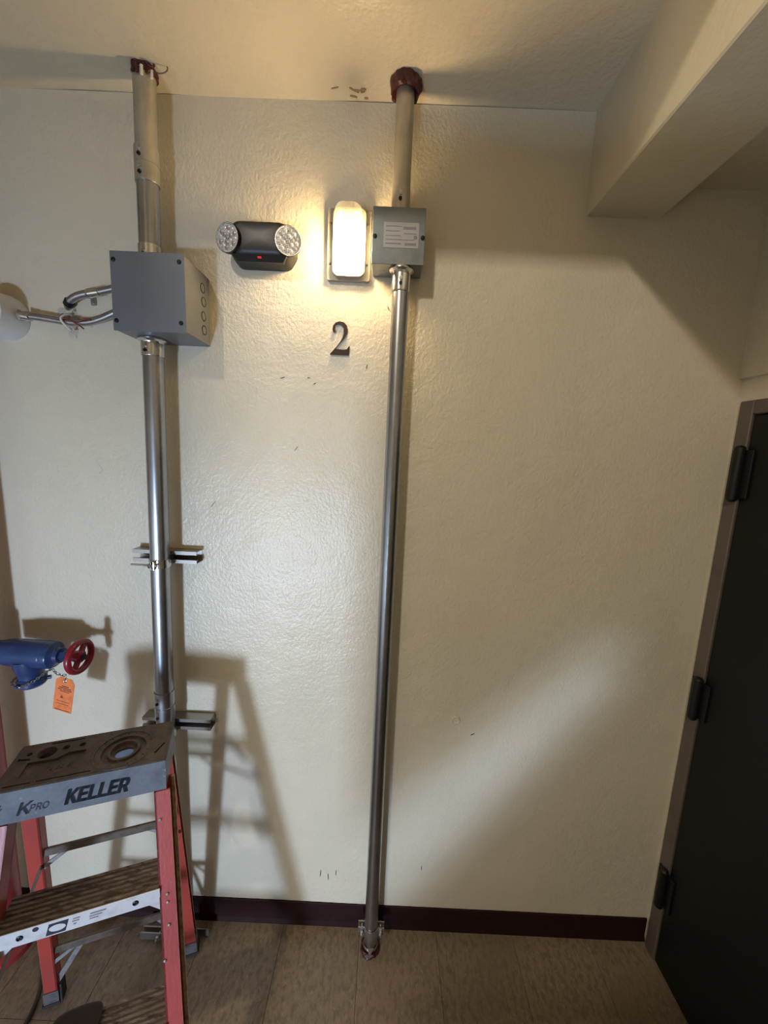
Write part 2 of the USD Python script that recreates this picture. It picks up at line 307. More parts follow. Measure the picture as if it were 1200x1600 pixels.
# unseen stairwell behind the camera, assumed and shaped for how the light falls
t = Thing('wall_front', kind='structure')
wx0, wx1, wz0, wz1 = WIN_X-BIG_W/2-.05, WIN_X+BIG_W/2+.05, WIN_Z-BIG_H/2-.05, WIN_Z+BIG_H/2+.05
for a in ((-2.4, wx0, -1.8, 6.0), (wx1, 1.35, -1.8, 6.0), (wx0, wx1, -1.8, wz0), (wx0, wx1, wz1, 6.0)):
    t.part('plaster', bx(a[0], a[1], -4.2, -4.0, a[2], a[3]), 'stairwall')
t = Thing('unseen_window_1', kind='structure', loc=(WIN_X, -4.1, wz0))
for a in ((wx0, wx0+.05, wz0, wz1), (wx1-.05, wx1, wz0, wz1), (wx0+.05, wx1-.05, wz0, wz0+.05), (wx0+.05, wx1-.05, wz1-.05, wz1)):
    t.part('window_frame', bx(a[0], a[1], -4.13, -4.07, a[2], a[3], .004), 'frame')
t.part('pane', bx(wx0+.05, wx1-.05, -4.103, -4.097, wz0+.05, wz1-.05), 'glass')
t = Thing('unseen_stair_landing', kind='structure', loc=(-.5, -3.6, -1.5))
t.part('slab', bx(-2.4, 1.35, -4.0, -3.3, -1.7, -1.5), 'concrete')
t.part('upper_slab', bx(-2.4, 1.35, -3.92, -3.3, 1.2, 1.4), 'concrete')
t.part('unseen_blocker_beam', bx(-2.4, 1.35, -3.38, -3.3, .75, 1.2), 'concrete')  # unseen beam, placed to dim the window light towards the wall top
t = Thing('unseen_wall_stair', kind='structure', loc=(1.2, -3, 0))
t.part('plaster', bx(1.15, 1.35, -4.0, -2.4, -1.8, 6.0), 'stairwall')
t.part('plaster', bx(1.15, 1.35, -2.4, CE, 2.75, 6.0), 'stairwall')
t.part('plaster', bx(-2.4, 1.35, CE+.01, CE+.2, H+.2, 6.0), 'stairwall')
t.part('roof', bx(-2.6, 1.35, -4.2, CE+.2, 6.0, 6.2), 'stairwall')
t = Thing('unseen_streak_blocker', kind='structure', loc=(.3, -1.63, 0))  # unseen slotted panel, shaped to leave a diagonal light streak on the wall
slit = sg.Polygon([(-.80, -.30), (.045, .857), (-.051, .874), (-.90, .054)])
gp = sg.box(-.516, 0, 1.10, 1.75).union(sg.Polygon([(-.62, 0), (-.3, 0), (-.3, .4)])).difference(slit)
for g in getattr(gp, 'geoms', [gp]):
    t.part('panel', ext(g, .03, (0, -1.61, 0), X, Z), 'stairwall', smooth=False)
t = Thing('unseen_upper_blocker', kind='structure', loc=(-1.5, -2.0, 2.2))  # unseen panel, keeps the upper light off the left of the wall
t.part('panel', bx(-2.4, -1.10, -2.03, -2.0, 2.0, 4.2), 'stairwall', smooth=False)
t = Thing('unseen_stair_flight', kind='structure', loc=(-1.2, -2, 0))
for i in range(7):
    t.part('step', bx(-2.4, -.2, -2.0-(i+1)*.186, -2.0-i*.186, -.2-i*.2-.25, -.2-i*.2), 'concrete')

# ------------------------------------------------------------------ conduits
def emt(t, x0, x1, y, z0, z1, r, m='emt', n=40):
    return t.part('pipe', seg((x0, y, z0), (x1, y, z1), r, n), m)
def sleeve(t, x, y, z0, z1, r, m='fitting', lip=None, screws=1, ang=-100, name='coupling', ridge=False):
    pr = [(r-.004, z0), (r+.0022, z0), (r+.0030, z0+.002)]
    if ridge: zm = (z0+z1)/2; pr += [(r+.0030, zm-.003), (r+.0012, zm-.002), (r+.0012, zm+.002), (r+.0030, zm+.003)]
    pr += [(r+.0030, z1-.002), (r+.0022, z1), (r-.004, z1)]
    p = t.part(name, lathe(pr, (x, y, 0), (0, 0, 1), 44), m)
    zs = [z0+(z1-z0)*(k+.5)/screws for k in range(screws)]
    a = math.radians(ang)
    for z in zs:
        d = np.array([math.cos(a), math.sin(a), 0]); c = np.array([x, y, z])+d*(r+.001)
        for dz in ((-.007, .007) if screws == 1 or True else (0,)):
            t.part('set_screw', cat(seg(c+Z*dz, c+Z*dz+d*.0058, .0048, 14), bx(*(sum(([q-.0012, q+.0012] for q in (c+Z*dz+d*.0062)), [])))), 'screw' if dz < 0 else 'zinc', parent=p, smooth=30)  # lower screw of each pair coloured dark, standing in for shading on zinc
    return p
def locknut(t, x, y, z, r, s, m='fitting'):
    return t.part('locknut', lathe([(r-.004, 0), (r+.010, 0), (r+.011, s*.002), (r+.011, s*.005), (r+.004, s*.010), (r+.002, s*.016), (r-.004, s*.016)] if s < 0 else [(r-.004, .016), (r+.002, .016), (r+.004, .010), (r+.011, .005), (r+.011, .002), (r+.010, 0), (r-.004, 0)], (x, y, z), (0, 0, 1), 44), m)
RL, RR, YL, YR = .0285, .0247, -.070, -.060
# left riser, above its box
t = Thing('conduit', 'galvanised steel conduit rising from the big grey box to the ceiling', 'conduit', (-.708, YL, 2.365))
emt(t, -.709, -.707, YL, 2.362, 2.60, RL); emt(t, -.707, -.7035, YL, 2.60, 2.85, RL, 'emt_dusty')
sleeve(t, -.707, YL, 2.572, 2.660, RL, 'emt_dusty', screws=2, ridge=True, ang=-95)
sleeve(t, -.709, YL, 2.366, 2.412, RL, 'fitting', name='connector', ang=-92)
# left riser, below the box, down behind the ladder to the floor
t = Thing('conduit', 'galvanised steel conduit running from beneath the big grey box down behind the ladder', 'conduit', (-.726, YL, 0))
emt(t, -.727, -.726, YL, 0.0, .98, RL); emt(t, -.726, -.713, YL, .98, 2.163, RL)
sleeve(t, -.7135, YL, 2.112, 2.150, RL, 'fitting', name='connector', ang=-97); locknut(t, -.7135, YL, 2.162, RL, -1)
sleeve(t, -.726, YL, .925, 1.028, RL, 'emt', screws=2, ridge=True, ang=-105)
# right riser above box
t = Thing('conduit', 'short dusty steel conduit between the small metal box and the ceiling ring of red sealant', 'conduit', (.004, YR, 2.53))
emt(t, .0045, .0035, YR-.002, 2.528, 2.85, RR, 'emt_dusty')
sleeve(t, .0045, YR-.002, 2.534, 2.590, RR-.002, 'emt_dusty', name='connector', ang=-95)
# right riser below box
t = Thing('conduit', 'long steel conduit running from the small metal box down to the floor, right one', 'conduit', (.016, -.066, 0))
t.part('pipe', seg((.0155, -.068, .012), (.0150, YR, 2.386), RR, 44), 'emt')
sleeve(t, .0148, YR, 2.322, 2.370, RR, 'fitting', name='connector', ang=-92); locknut(t, .0148, YR, 2.385, RR, -1)
# the cut, folded foot of that conduit
t.part('pipe_foot', lathe([(RR+.001, .028), (RR+.004, .022), (RR+.003, .012), (RR-.002, .004), (.016, .0005)], (.0155, -.069, .0), (0, 0, 1), 30), 'fitting', label='bright crimped foot of the conduit')
t.part('pipe_foot_tab', hull([(.0155+x, -.0945+y, z) for x, y, z in ((-.010, 0, .034), (.012, 0, .036), (.002, -.006, .008), (-.004, -.006, .008), (0, .004, .03))]), 'fitting')

# riser clamps on the floor
def riser_clamp(x, y, z, r, half, label, h=.024, plate=.0045, short=None):
    t = Thing('riser_clamp', label, 'pipe clamp', (x, y, z))
    for s in (-1, 1):
        arc = [(x+(r+plate/2+.0006)*math.cos(a), y+s*(r+plate/2+.0006)*math.sin(a)) for a in np.linspace(.35, math.pi-.35, 18)]
        hr = short if (short and s < 0) else half
        pts = [(x+hr, y+s*.010)] + [(x+r+.012, y+s*.010)] + arc + [(x-r-.012, y+s*.010), (x-half, y+s*.010)]
        t.part('clamp_band', ext(sg.LineString(pts).buffer(plate/2, cap_style=2), h, (0, 0, z), X, Y), 'strut')
    for s in ((-1,) if short else (-1, 1)):
        xb = x+s*(half-.014) if half < .08 else x+s*(r+.030)
        t.part('clamp_bolt', cat(seg((xb, y-.028, z+h/2), (xb, y+.022, z+h/2), .0042, 12), seg((xb, y-.021, z+h/2), (xb, y-.0125, z+h/2), .0088, 6)), 'zinc')
riser_clamp(.0156, -.068, .070, RR, .049, 'small bolted pipe clamp round the foot of the right conduit', h=.034, plate=.004)
riser_clamp(-.727, YL, .006, RL, .125, 'wide bolted riser clamp on the floor behind the ladder foot', h=.028, short=.042)

# red fire sealant
def sealant(name, label, x, y, z, r0, r1, h, seed, s=-1):
    r0 = r0 + .0006
    n, prof = 56, [(r0, 0), (r1*1.02, 0), (r1*1.02, .35*h), (r1*.96, .8*h), (r1*.85, h), (r0, .75*h)]
    v, f = lathe([(a, s*b) for a, b in prof], (x, y, z), (0, 0, 1), n)
    c = np.array([x, y, z]); d = v-c; k = 1+.24*(meshkit.fbm(v*70, 3, seed)-.5)*2; w = np.linalg.norm(d[:, :2], axis=1) > (r0+.3*(r1-r0))
    v = c + np.where(w[:, None], d*np.c_[k, k, 1+.5*(k-1)*2], d)
    if s < 0: f = f[:, ::-1]
    t = Thing(name, label, 'sealant', (x, y, z)); t.part('sealant_ring', (v, f), 'red_sealant'); return t
sealant('fire_sealant', 'thick dark red sealant ring where the right conduit meets the ceiling', .0035, -.064, H, RR, .042, .030, 4)
t = sealant('fire_sealant', 'thin flaking red sealant round the left conduit at the ceiling', -.7035, YL, H, RL, .0325, .019, 8)
for i in range(5):
    a = math.radians(-115+i*22); c = np.array([-.7035+.031*math.cos(a), YL+.031*math.sin(a), 2.835-.004*(i % 3)])
    t.part('drip', hull([c+np.array([.004*math.cos(q), .004*math.sin(q), z]) for q in np.linspace(0, 6, 6) for z in (-.010, .012)]), 'whitewire' if i in (2, 4) else 'red_sealant', label='pale paint drip' if i in (2, 4) else None)
sealant('fire_sealant', 'dark red sealant ring on the floor round the right conduit', .0155, -.070, .0002, RR, .036, .012, 6, 1)
t = Thing('wire_scrap', 'thin curled scrap of wire hanging from the ceiling beside the left conduit', 'wire', (-.65, -.085, 2.84))
t.part('strand', tube(spline([(-.674, -.083, 2.849), (-.668, -.088, 2.838), (-.652, -.092, 2.827), (-.636, -.088, 2.834), (-.634, -.083, 2.8495)], 26), .0016, 8), 'jamb')
t.part('strand', tube(spline([(-.684, -.096, 2.849), (-.679, -.102, 2.842), (-.668, -.100, 2.836), (-.664, -.092, 2.843), (-.667, -.088, 2.8495)], 22), .0024, 8), 'red_sealant')

# ------------------------------------------------------------------ left junction box 8 x 8 x 6
bx0, bx1, bz0, bz1, bd = -.770, -.572, 2.163, 2.362, .152
t = Thing('junction_box', 'big square grey enamelled junction box on the left conduit', 'junction box', (-.671, 0, bz0))
t.part('body', bx(bx0, bx1, -bd+.003, -.0005, bz0, bz1, .0025), 'boxgrey')
cv = t.part('cover', bx(bx0-.002, bx1+.002, -bd-.0005, -bd+.0025, bz0-.002, bz1+.002, .001), 'boxgrey')
for sx in (bx0+.008, bx1-.012):
    for sz in (bz0+.024, bz1-.020):
        t.part('cover_screw', cat(lathe([(.0001, .004), (.003, .0038), (.0055, .002), (.006, 0), (.0001, 0)], (sx, -bd-.0004, sz), (0, -1, 0), 16)), 'screw', parent=cv)
for zc, yc in ((2.318, -.045), (2.281, -.041), (2.240, -.043), (2.201, -.041)):
    k = t.part('knockout', lathe([(.0001, .0008), (.0105, .0008), (.0120, .0004), (.0125, -.0005)], (bx1, yc, zc), (1, 0, 0), 28), 'boxgrey')
    t.part('knockout_dark_ring', lathe([(.0116, .0002), (.0116, .0011), (.0138, .0011), (.0138, .0002)], (bx1, yc, zc), (1, 0, 0), 28), 'screw', parent=k)  # dark ring set proud of the side, draws the knockout outline

# right junction box 6 x 6 x 4
qx0, qx1, qz0, qz1, qd = -.0700, .0735, 2.386, 2.530, .092
t = Thing('junction_box', 'small square bare metal junction box with a label beside the lit lamp', 'junction box', (.002, 0, qz0))
t.part('body', bx(qx0, qx1, -qd+.002, -.0005, qz0, qz1, .002), 'galvbox')
cv = t.part('cover', cat(bx(qx0-.0015, qx1+.0015, -qd-.0008, -qd+.0012, qz0-.001, qz1+.001, .0006), bx(qx0-.0018, qx0-.0006, -qd, -qd+.012, qz0, qz1), bx(qx1+.0006, qx1+.0018, -qd, -qd+.012, qz0, qz1)), 'galvbox')
for sx in (qx0+.006, qx1-.004):
    t.part('cover_screw', lathe([(.0001, .004), (.003, .0038), (.0058, .002), (.006, 0), (.0001, 0)], (sx, -qd-.0006, 2.455), (0, -1, 0), 16), 'screw', parent=cv)
st = t.part('label_sticker', bx(-.040, .058, -qd-.0016, -qd-.0006, 2.427, 2.492), 'sticker', label='crinkled silver label', smooth=False)
r2 = random.Random(3)
for (x0, x1, z, h) in ((-.034, .010, 2.482, .0022), (-.034, .004, 2.470, .0022), (.014, .050, 2.478, .007), (-.034, .008, 2.458, .0018), (.016, .052, 2.464, .0022), (-.034, .046, 2.448, .0018), (-.034, .010, 2.438, .003), (.020, .052, 2.437, .006), (.044, .054, 2.455, .009)):
    t.part('print_line', bx(x0, x1, -qd-.0019, -qd-.0014, z-h/2, z+h/2), 'stickerline', parent=st, smooth=False)
t.part('knockout', lathe([(.0001, .0010), (.0095, .0010), (.0108, .0004), (.0112, -.0004)], (-.040, -.040, qz0), (0, 0, -1), 26), 'galvbox')
t.part('knockout', lathe([(.0001, .0010), (.0055, .0010), (.0064, -.0004)], (-.040, -.040, qz0-.0005), (0, 0, -1), 22), 'stickerline')

# ------------------------------------------------------------------ wall lamp
lx0, lx1, lz0, lz1 = -.2085, -.0800, 2.368, 2.5635
t = Thing('wall_lamp', 'lit wall lamp with a clear ribbed rectangular lens beside the small box', 'wall lamp', (-.144, 0, lz0))
pl = t.part('back_plate', cat(ext(rrect(lx0, lx1, lz0, lz1, .006), .014, (0, -.0005, 0), X, Z), ext(rrect(-.191, -.0945, 2.375, 2.560, .02).difference(rrect(-.183, -.1025, 2.383, 2.552, .016)), .014, (0, -.0145, 0), X, Z)), 'plate')
for sx in (lx0+.009, lx1-.009):
    for sz in (lz0+.045, lz1-.040):
        t.part('plate_screw', lathe([(.0001, .0035), (.002, .0033), (.0036, .0012), (.0036, 0), (.0001, 0)], (sx, -.0145, sz), (0, -1, 0), 12), 'jamb', parent=pl)
def lens_shell():
    out, N = [], 9
    secs = [(0, 0.0), (.006, 0.0), (.010, .0035), (.055, .006), (.070, .010), (.077, .018), (.080, .034)]
    rings = []
    for d, inset in secs:
        c = np.array(rrect(-.187+inset, -.0985-inset*.9, 2.379+inset*.9, 2.556-inset*1.15, max(.006, .022-inset*.25)).exterior.coords)[:-1]
        rings.append(np.c_[c[:, 0], np.full(len(c), -.0145-d), c[:, 1]])
    n = len(rings[0]); v = np.vstack(rings + [rings[-1].mean(0, keepdims=True)]); f = []
    for i in range(len(rings)-1):
        for j in range(n):
            q = (j+1) % n; f += [(i*n+j, i*n+q, (i+1)*n+q), (i*n+j, (i+1)*n+q, (i+1)*n+j)]
    for j in range(n): f.append(((len(rings)-1)*n+j, (len(rings)-1)*n+(j+1) % n, len(v)-1))
    return v, np.array(f)
ln = t.part('lens', lens_shell(), 'lens', label='clear ribbed glass lens')
for i in range(9):
    x = -.176+i*.0083
    t.part('lens_rib', seg((x, -.0945, 2.412), (x, -.0950, 2.520), .0011, 6), 'lens', parent=ln)
bulb = lathe([(.0001, -.034), (.012, -.031), (.020, -.020), (.023, -.004), (.021, .010), (.015, .032), (.013, .046), (.0001, .046)], (-.143, -.062, 2.448), (0, 0, 1), 28)
t.part('bulb', bulb, 'bulb', label='glowing bulb')
t.part('bulb_socket', lathe([(.0001, .046), (.016, .046), (.017, .080), (.0001, .080)], (-.143, -.062, 2.448), (0, 0, 1), 20), 'whiteplastic')

# ------------------------------------------------------------------ emergency light
ex, ez = -.397, 2.449
t = Thing('emergency_light', 'black twin-head emergency light on the wall left of the lit lamp', 'emergency light', (ex, 0, ez-.06))
def body_ring(y, sx, sz, dz=0.0):
    # rounded trapezoid, wider at the bottom corners rounded
    poly = sg.Polygon([(-.088*sx, .050*sz), (.088*sx, .050*sz), (.098*sx, -.022*sz), (.076*sx, -.058*sz), (-.076*sx, -.058*sz), (-.098*sx, -.022*sz)]).buffer(-.026).buffer(.026, quad_segs=8)
    d = poly.exterior; c = np.array([d.interpolate(k/96, normalized=True).coords[0] for k in range(96)])
    return np.c_[ex+c[:, 0], np.full(96, y), ez+c[:, 1]+dz]
rings = [body_ring(y, a, b, dz) for y, a, b, dz in ((-.0005, 1, 1, 0), (-.030, 1, 1, 0), (-.052, .965, .93, .002), (-.066, .88, .80, .004), (-.073, .72, .62, .006))]
v = np.vstack(rings+[rings[-1].mean(0, keepdims=True)]); f = []
for i in range(len(rings)-1):
    for j in range(96):
        q = (j+1) % 96; f += [(i*96+j, i*96+q, (i+1)*96+q), (i*96+j, (i+1)*96+q, (i+1)*96+j)]
for j in range(96): f.append(((len(rings)-1)*96+j, (len(rings)-1)*96+(j+1) % 96, len(v)-1))
t.part('housing', (v, np.array(f)[:, ::-1]), 'black', smooth=40)
t.part('trim_bar', hull([(ex+sx*w, -y, z) for sx in (-1, 1) for w, y, z in ((.080, .060, 2.412), (.080, .066, 2.4075), (.066, .052, 2.3935), (.066, .040, 2.3925), (.082, .035, 2.412))]), 'black')
t.part('indicator', cat(bx(ex-.005, ex+.006, -.0662, -.060, 2.3985, 2.4035, .0012)), 'redled', label='glowing red test indicator')
for s, axd in ((-1, (-.30, -.92, -.10)), (1, (.24, -.94, -.20))):
    c = np.array([ex+s*.0805, -.052, ez-.002])
    a, uu, ww = basis(axd)
    hd = t.part('lamp_head', lathe([(.0001, -.024), (.020, -.022), (.033, -.008), (.0385, .012), (.0385, .024), (.0355, .024)], c, axd, 44), 'black', label='round swivel lamp head')
    t.part('lens', lathe([(.0001, .0215), (.0355, .0215), (.0366, .0245), (.0352, .0252), (.0340, .0225)][:1]+[(.034, .0225), (.0358, .0252), (.0375, .0246), (.0384, .018)], c, axd, 44), 'led', parent=hd, label='silvery lens face')
    for k, (rad, num) in enumerate(((0, 1), (.0125, 6), (.0250, 12))):
        for i in range(num):
            q = 2*math.pi*(i+.3*k)/num; cc = c + a*.0222 + rad*(math.cos(q)*uu+math.sin(q)*ww)
            t.part('led_cup', lathe([(.0058, 0), (.0055, .0012), (.0035, .0022), (.0001, .0026)], cc, axd, 12), 'bezel' if i % 2 else 'ledrim', parent=hd)

# ------------------------------------------------------------------ numeral 2
t = Thing('floor_number', 'dark bronze numeral 2 fixed to the wall below the lamp', 'number', (-.163, 0, 2.155))
def numeral():
    # serif 2, drawn in units of its own height
    s = 1.0
    outer = [(.055, .745), (.075, .86), (.15, .955), (.285, 1.0), (.42, .975), (.515, .885), (.545, .76), (.52, .63), (.44, .50), (.31, .35), (.175, .185), (.42, .175), (.52, .19), (.56, .255), (.600, .30), (.615, .285), (.585, .0), (.0, .0), (.0, .035), (.17, .225), (.30, .39), (.375, .52), (.405, .65), (.40, .775), (.345, .875), (.255, .905), (.165, .88), (.125, .82), (.135, .775), (.175, .735), (.17, .68), (.12, .655), (.07, .685)]
    p = sg.Polygon(outer).buffer(-.012)
    return p if p.geom_type == 'Polygon' else max(p.geoms, key=lambda g: g.area)
pn = affinity.scale(numeral(), .1005, .1005, origin=(0, 0))
t.part('numeral', ext(pn, .0075, (-.196, -.0005, 2.154), X, Z), 'number', smooth=25)

# ------------------------------------------------------------------ strut channels with pipe clamps
def strut(x0, x1, zc, label, clamp=True, flip=False):
    t = Thing('strut_channel', label, 'strut bracket', ((x0+x1)/2, 0, zc-.02))
    prof = sg.box(-.0413, -.0206, 0, .0206).difference(sg.box(-.0500, -.0181, -.0025, .0181))
    lips = [sg.box(-.0413, .0110, -.0388, .0206), sg.box(-.0413, -.0206, -.0388, -.0110), sg.box(-.0413, .0085, -.0330, .0110), sg.box(-.0413, -.0110, -.0330, -.0085)]
    from shapely import union_all
    P = union_all([prof]+lips)
    m = trimesh.creation.extrude_polygon(P, x1-x0, engine='earcut'); vv = np.array(m.vertices)
    t.part('channel', (np.c_[x0+vv[:, 2], vv[:, 0]-.0005, zc+vv[:, 1]], np.array(m.faces)), 'strut', smooth=25)
    for xx in ((x1-.030), (x0+.026)):
        t.part('slot', ext(rrect(xx-.014, xx+.014, zc-.0055, zc+.0055, .005), .0006, (0, -.0029, 0), X, Z), 'dark')  # slots drawn as thin dark plates on the web, not cut through
    if clamp:
        px = -.7203 if zc > 1.2 else -.7262
        for s in (-1, 1):
            arc = [(px+(RL+.0018)*math.cos(a), YL+(RL+.0018)*math.sin(a)) for a in (np.linspace(-math.pi/2-.06, -math.pi-.45, 16) if s < 0 else np.linspace(-math.pi/2+.06, .45, 16))]
            pts = ([(px-.004, YL-RL-.016)] if s < 0 else [(px+.004, YL-RL-.016)]) + arc + [(px+s*.022, -.034)]
            t.part('clamp_half', ext(sg.LineString(pts).buffer(.0014, cap_style=2), .026, (0, 0, zc-.024), X, Y), 'fitting')
        t.part('clamp_bolt', cat(seg((px-.030, YL-RL-.012, zc-.011), (px+.014, YL-RL-.012, zc-.011), .0032, 12), seg((px-.013, YL-RL-.012, zc-.011), (px-.006, YL-RL-.012, zc-.011), .008, 6)), 'zinc')
        t.part('channel_stud', seg((x0-.004, -.046, zc-.030), (px-.022, -.046, zc-.030), .0032, 12), 'zinc')
    return t
strut(-.828, -.616, 1.489, 'short slotted steel channel with a pipe clamp on the bare left conduit, upper one')
strut(-.826, -.585, .880, 'short steel channel on the left conduit just behind the ladder top, lower one')

# ------------------------------------------------------------------ small conduits, strap, loose wires
t = Thing('conduit', 'small bent conduit stub from the big grey box going into the wall, upper of two', 'conduit', (-.92, 0, 2.29))
t.part('pipe', tube(spline([(-.768, -.030, 2.333), (-.846, -.027, 2.314), (-.915, -.026, 2.299), (-.950, -.026, 2.292), (-.982, -.022, 2.280), (-1.003, -.012, 2.267), (-1.012, .004, 2.260)], 46), .0108, 18), 'emt')
t.part('coupling', tube([(-.895, -.0262, 2.3035), (-.926, -.0262, 2.2965)], .0138, 20), 'fitting')
t.part('end_collar', tube([(-.992, -.0185, 2.2745), (-1.003, -.012, 2.2675)], .0138, 18), 'screw')
t = Thing('pipe_strap', 'tiny one-hole strap hanging under the upper small conduit', 'strap', (-.930, -.01, 2.278))
t.part('strap_tab', cat(ext(rrect(-.937, -.923, 2.269, 2.292, .004).difference(sg.Point(-.930, 2.276).buffer(.0026)), .0018, (0, -.004, 0), X, Z), tube(spline([(-.9305, -.005, 2.2905), (-.9300, -.016, 2.2850), (-.9292, -.028, 2.2838), (-.9285, -.0375, 2.2900), (-.9275, -.0385, 2.2990), (-.9270, -.030, 2.3080)], 20), .0016, 8)), 'zinc')
t.part('strap_screw', lathe([(.0001, .003), (.0022, .0028), (.0025, 0)], (-.930, -.0058, 2.276), (0, -1, 0), 12), 'zinc')
t = Thing('conduit', 'small bent conduit linking the round white box to the big grey box, lower of two', 'conduit', (-.97, 0, 2.21))
t.part('pipe', tube(spline([(-.768, -.034, 2.264), (-.846, -.032, 2.243), (-.885, -.030, 2.227), (-.925, -.028, 2.2155), (-1.004, -.028, 2.2130), (-1.060, -.031, 2.219), (-1.118, -.036, 2.222)], 46), .0108, 18), 'emt')
t.part('connector', cat(tube([(-1.104, -.0350, 2.2213), (-1.130, -.0372, 2.2226)], .0140, 20), tube([(-1.126, -.0368, 2.2224), (-1.133, -.0375, 2.2228)], .0160, 6)), 'fitting')
for wpts, m, lb in (([(-1.006, -.0410, 2.212), (-.985, -.0420, 2.217), (-.965, -.0415, 2.209), (-.945, -.0415, 2.214), (-.915, -.0415, 2.2165)], 'redwire', 'dark red wire lying along the lower small conduit'),
                    ([(-.982, -.0415, 2.221), (-.966, -.0430, 2.208), (-.952, -.0400, 2.200), (-.944, -.0330, 2.192)], 'redwire', 'dark red wire crossing and drooping from the lower small conduit'),
                    ([(-.999, -.008, 2.236), (-1.001, -.034, 2.229), (-1.004, -.0430, 2.216), (-.998, -.0410, 2.203), (-.994, -.020, 2.190)], 'whitewire', 'white wire looped over the lower small conduit')):
    t = Thing('loose_wire', lb, 'wire', wpts[0]); t.part('wire', tube(spline(wpts, 24), .0021 if m == 'redwire' else .0034, 8), m)
t.part('wire_end', tube(spline([(-1.028, -.006, 2.239), (-1.020, -.018, 2.232), (-1.008, -.028, 2.229)], 10), .0035, 8), 'screw')

# ------------------------------------------------------------------ round white box on the far left
t = Thing('round_device', 'round white plastic device on the wall, cut by the left picture edge', 'wall device', (-1.200, 0, 2.222))
t.part('housing', lathe([(.0001, .0005), (.0660, .0005), (.0660, .010), (.0630, .040), (.0600, .088), (.0560, .0925)], (-1.200, 0, 2.222), (0, -1, 0), 56), 'whiteplastic')
t.part('diffuser', lathe([(.0560, .0915), (.0555, .0960), (.0480, .1040), (.0250, .1090), (.0001, .1100)], (-1.200, 0, 2.222), (0, -1, 0), 56), 'whiteplastic', label='domed white front')

# ------------------------------------------------------------------ standpipe, hose valve, tag
SPX, SPY = -1.332, -.115
t = Thing('standpipe', 'red standpipe riser at the extreme left picture edge behind the ladder', 'pipe', (SPX, SPY, 0))
t.part('pipe', seg((SPX, SPY, .03), (SPX, SPY, 2.85), .057, 48), 'piperred')
t.part('floor_collar', lathe([(.056, .05), (.066, .048), (.070, .03), (.090, .02), (.092, 0), (.056, 0)], (SPX, SPY, .0005), (0, 0, 1), 40), 'piperred')
t.part('tee', lathe([(.058, -.075), (.066, -.07), (.066, .07), (.058, .075)], (SPX, SPY, 1.163), (0, 0, 1), 44), 'piperred')
VY = math.radians(-2); va = np.array([math.cos(VY), math.sin(VY), 0]); vb = np.array([-math.sin(VY), math.cos(VY), 0])
V0 = np.array([-1.250, -.112, 1.168])
t = Thing('hose_valve', 'blue hose valve with red handwheel left of the conduit', 'valve', (-1.16, -.11, 1.04))
AT = lambda h: V0+va*h
t.part('body', cat(lathe([(.0001, -.007), (.034, -.007), (.036, .02), (.040, .045), (.0430, .065), (.0435, .100), (.0435, .176), (.041, .182), (.0001, .182)], V0, va, 48),
                   lathe([(.0001, -.004), (.044, -.004), (.043, .020), (.037, .040), (.0345, .052), (.0345, .066), (.0001, .066)], AT(.115)+Z*-.020, (0.05, 0, -1), 44)), 'blue', smooth=40)
bn = t.part('bonnet', lathe([(.0001, .180), (.0405, .180), (.0430, .185), (.0425, .198), (.040, .204), (.030, .210), (.026, .214), (.0235, .226), (.0001, .228)], V0, va, 44), 'blue')
t.part('packing_nut', lathe([(.0001, .226), (.0170, .226), (.0170, .240), (.0135, .244), (.0001, .244)], V0, va, 6), 'blue', parent=bn, smooth=20)
t.part('stem', seg(AT(.238), AT(.284), .0115, 20), 'blue')
cp_ = AT(.115)+np.array([.003, 0, -.086])
cap = t.part('outlet_cap', lathe([(.0001, -.006), (.036, -.006), (.0395, -.002), (.0395, .016), (.034, .023), (.020, .027), (.0001, .028)], cp_, (0.05, 0, -1), 44), 'blue')
for q in (0.4, 2.5, 4.5):
    d = np.array([math.cos(q), math.sin(q), 0]); t.part('cap_lug', seg(cp_+d*.036-Z*.006, cp_+d*.050-Z*.006, .0065, 12), 'blue', parent=cap)
# handwheel
WC = AT(.286); RW = .0555
k = 64; pts = [WC+RW*(math.cos(a)*vb+math.sin(a)*Z) for a in np.linspace(0, 2*np.pi, k, endpoint=False)]
def torus(c, u, w, ax, R, r, n=64, mseg=16, sq=1.15):
    v = []; f = []
    for i in range(n):
        a = 2*np.pi*i/n; d = math.cos(a)*u+math.sin(a)*w
        for j in range(mseg):
            b = 2*np.pi*j/mseg; v.append(c+d*(R+r*math.cos(b))+ax*r*sq*math.sin(b))
    for i in range(n):
        for j in range(mseg):
            A = i*mseg+j; B = i*mseg+(j+1) % mseg; C = ((i+1) % n)*mseg+(j+1) % mseg; D = ((i+1) % n)*mseg+j
            f += [(A, D, C), (A, C, B)]
    return np.array(v), np.array(f)
hw = t.part('handwheel', torus(WC, vb, Z, va, RW-.0085, .0092), 'redenamel', label='red four-spoke handwheel')
for q in (35, 125, 215, 305):
    a = math.radians(q+22); d = math.cos(a)*vb+math.sin(a)*Z; s = -math.sin(a)*vb+math.cos(a)*Z
    t.part('spoke', hull([WC+d*r+s*w*e+va*h for r, w in ((.012, .009), (.041, .0068)) for e in (-1, 1) for h in (-.005, .004)]), 'redenamel', parent=hw)
t.part('hub', lathe([(.0001, -.016), (.017, -.016), (.019, -.006), (.019, .006), (.014, .010), (.0001, .011)], WC, va, 32), 'redenamel', parent=hw)
t.part('stem_nut', seg(WC+va*.010, WC+va*.018, .0085, 6), 'screw', parent=hw)
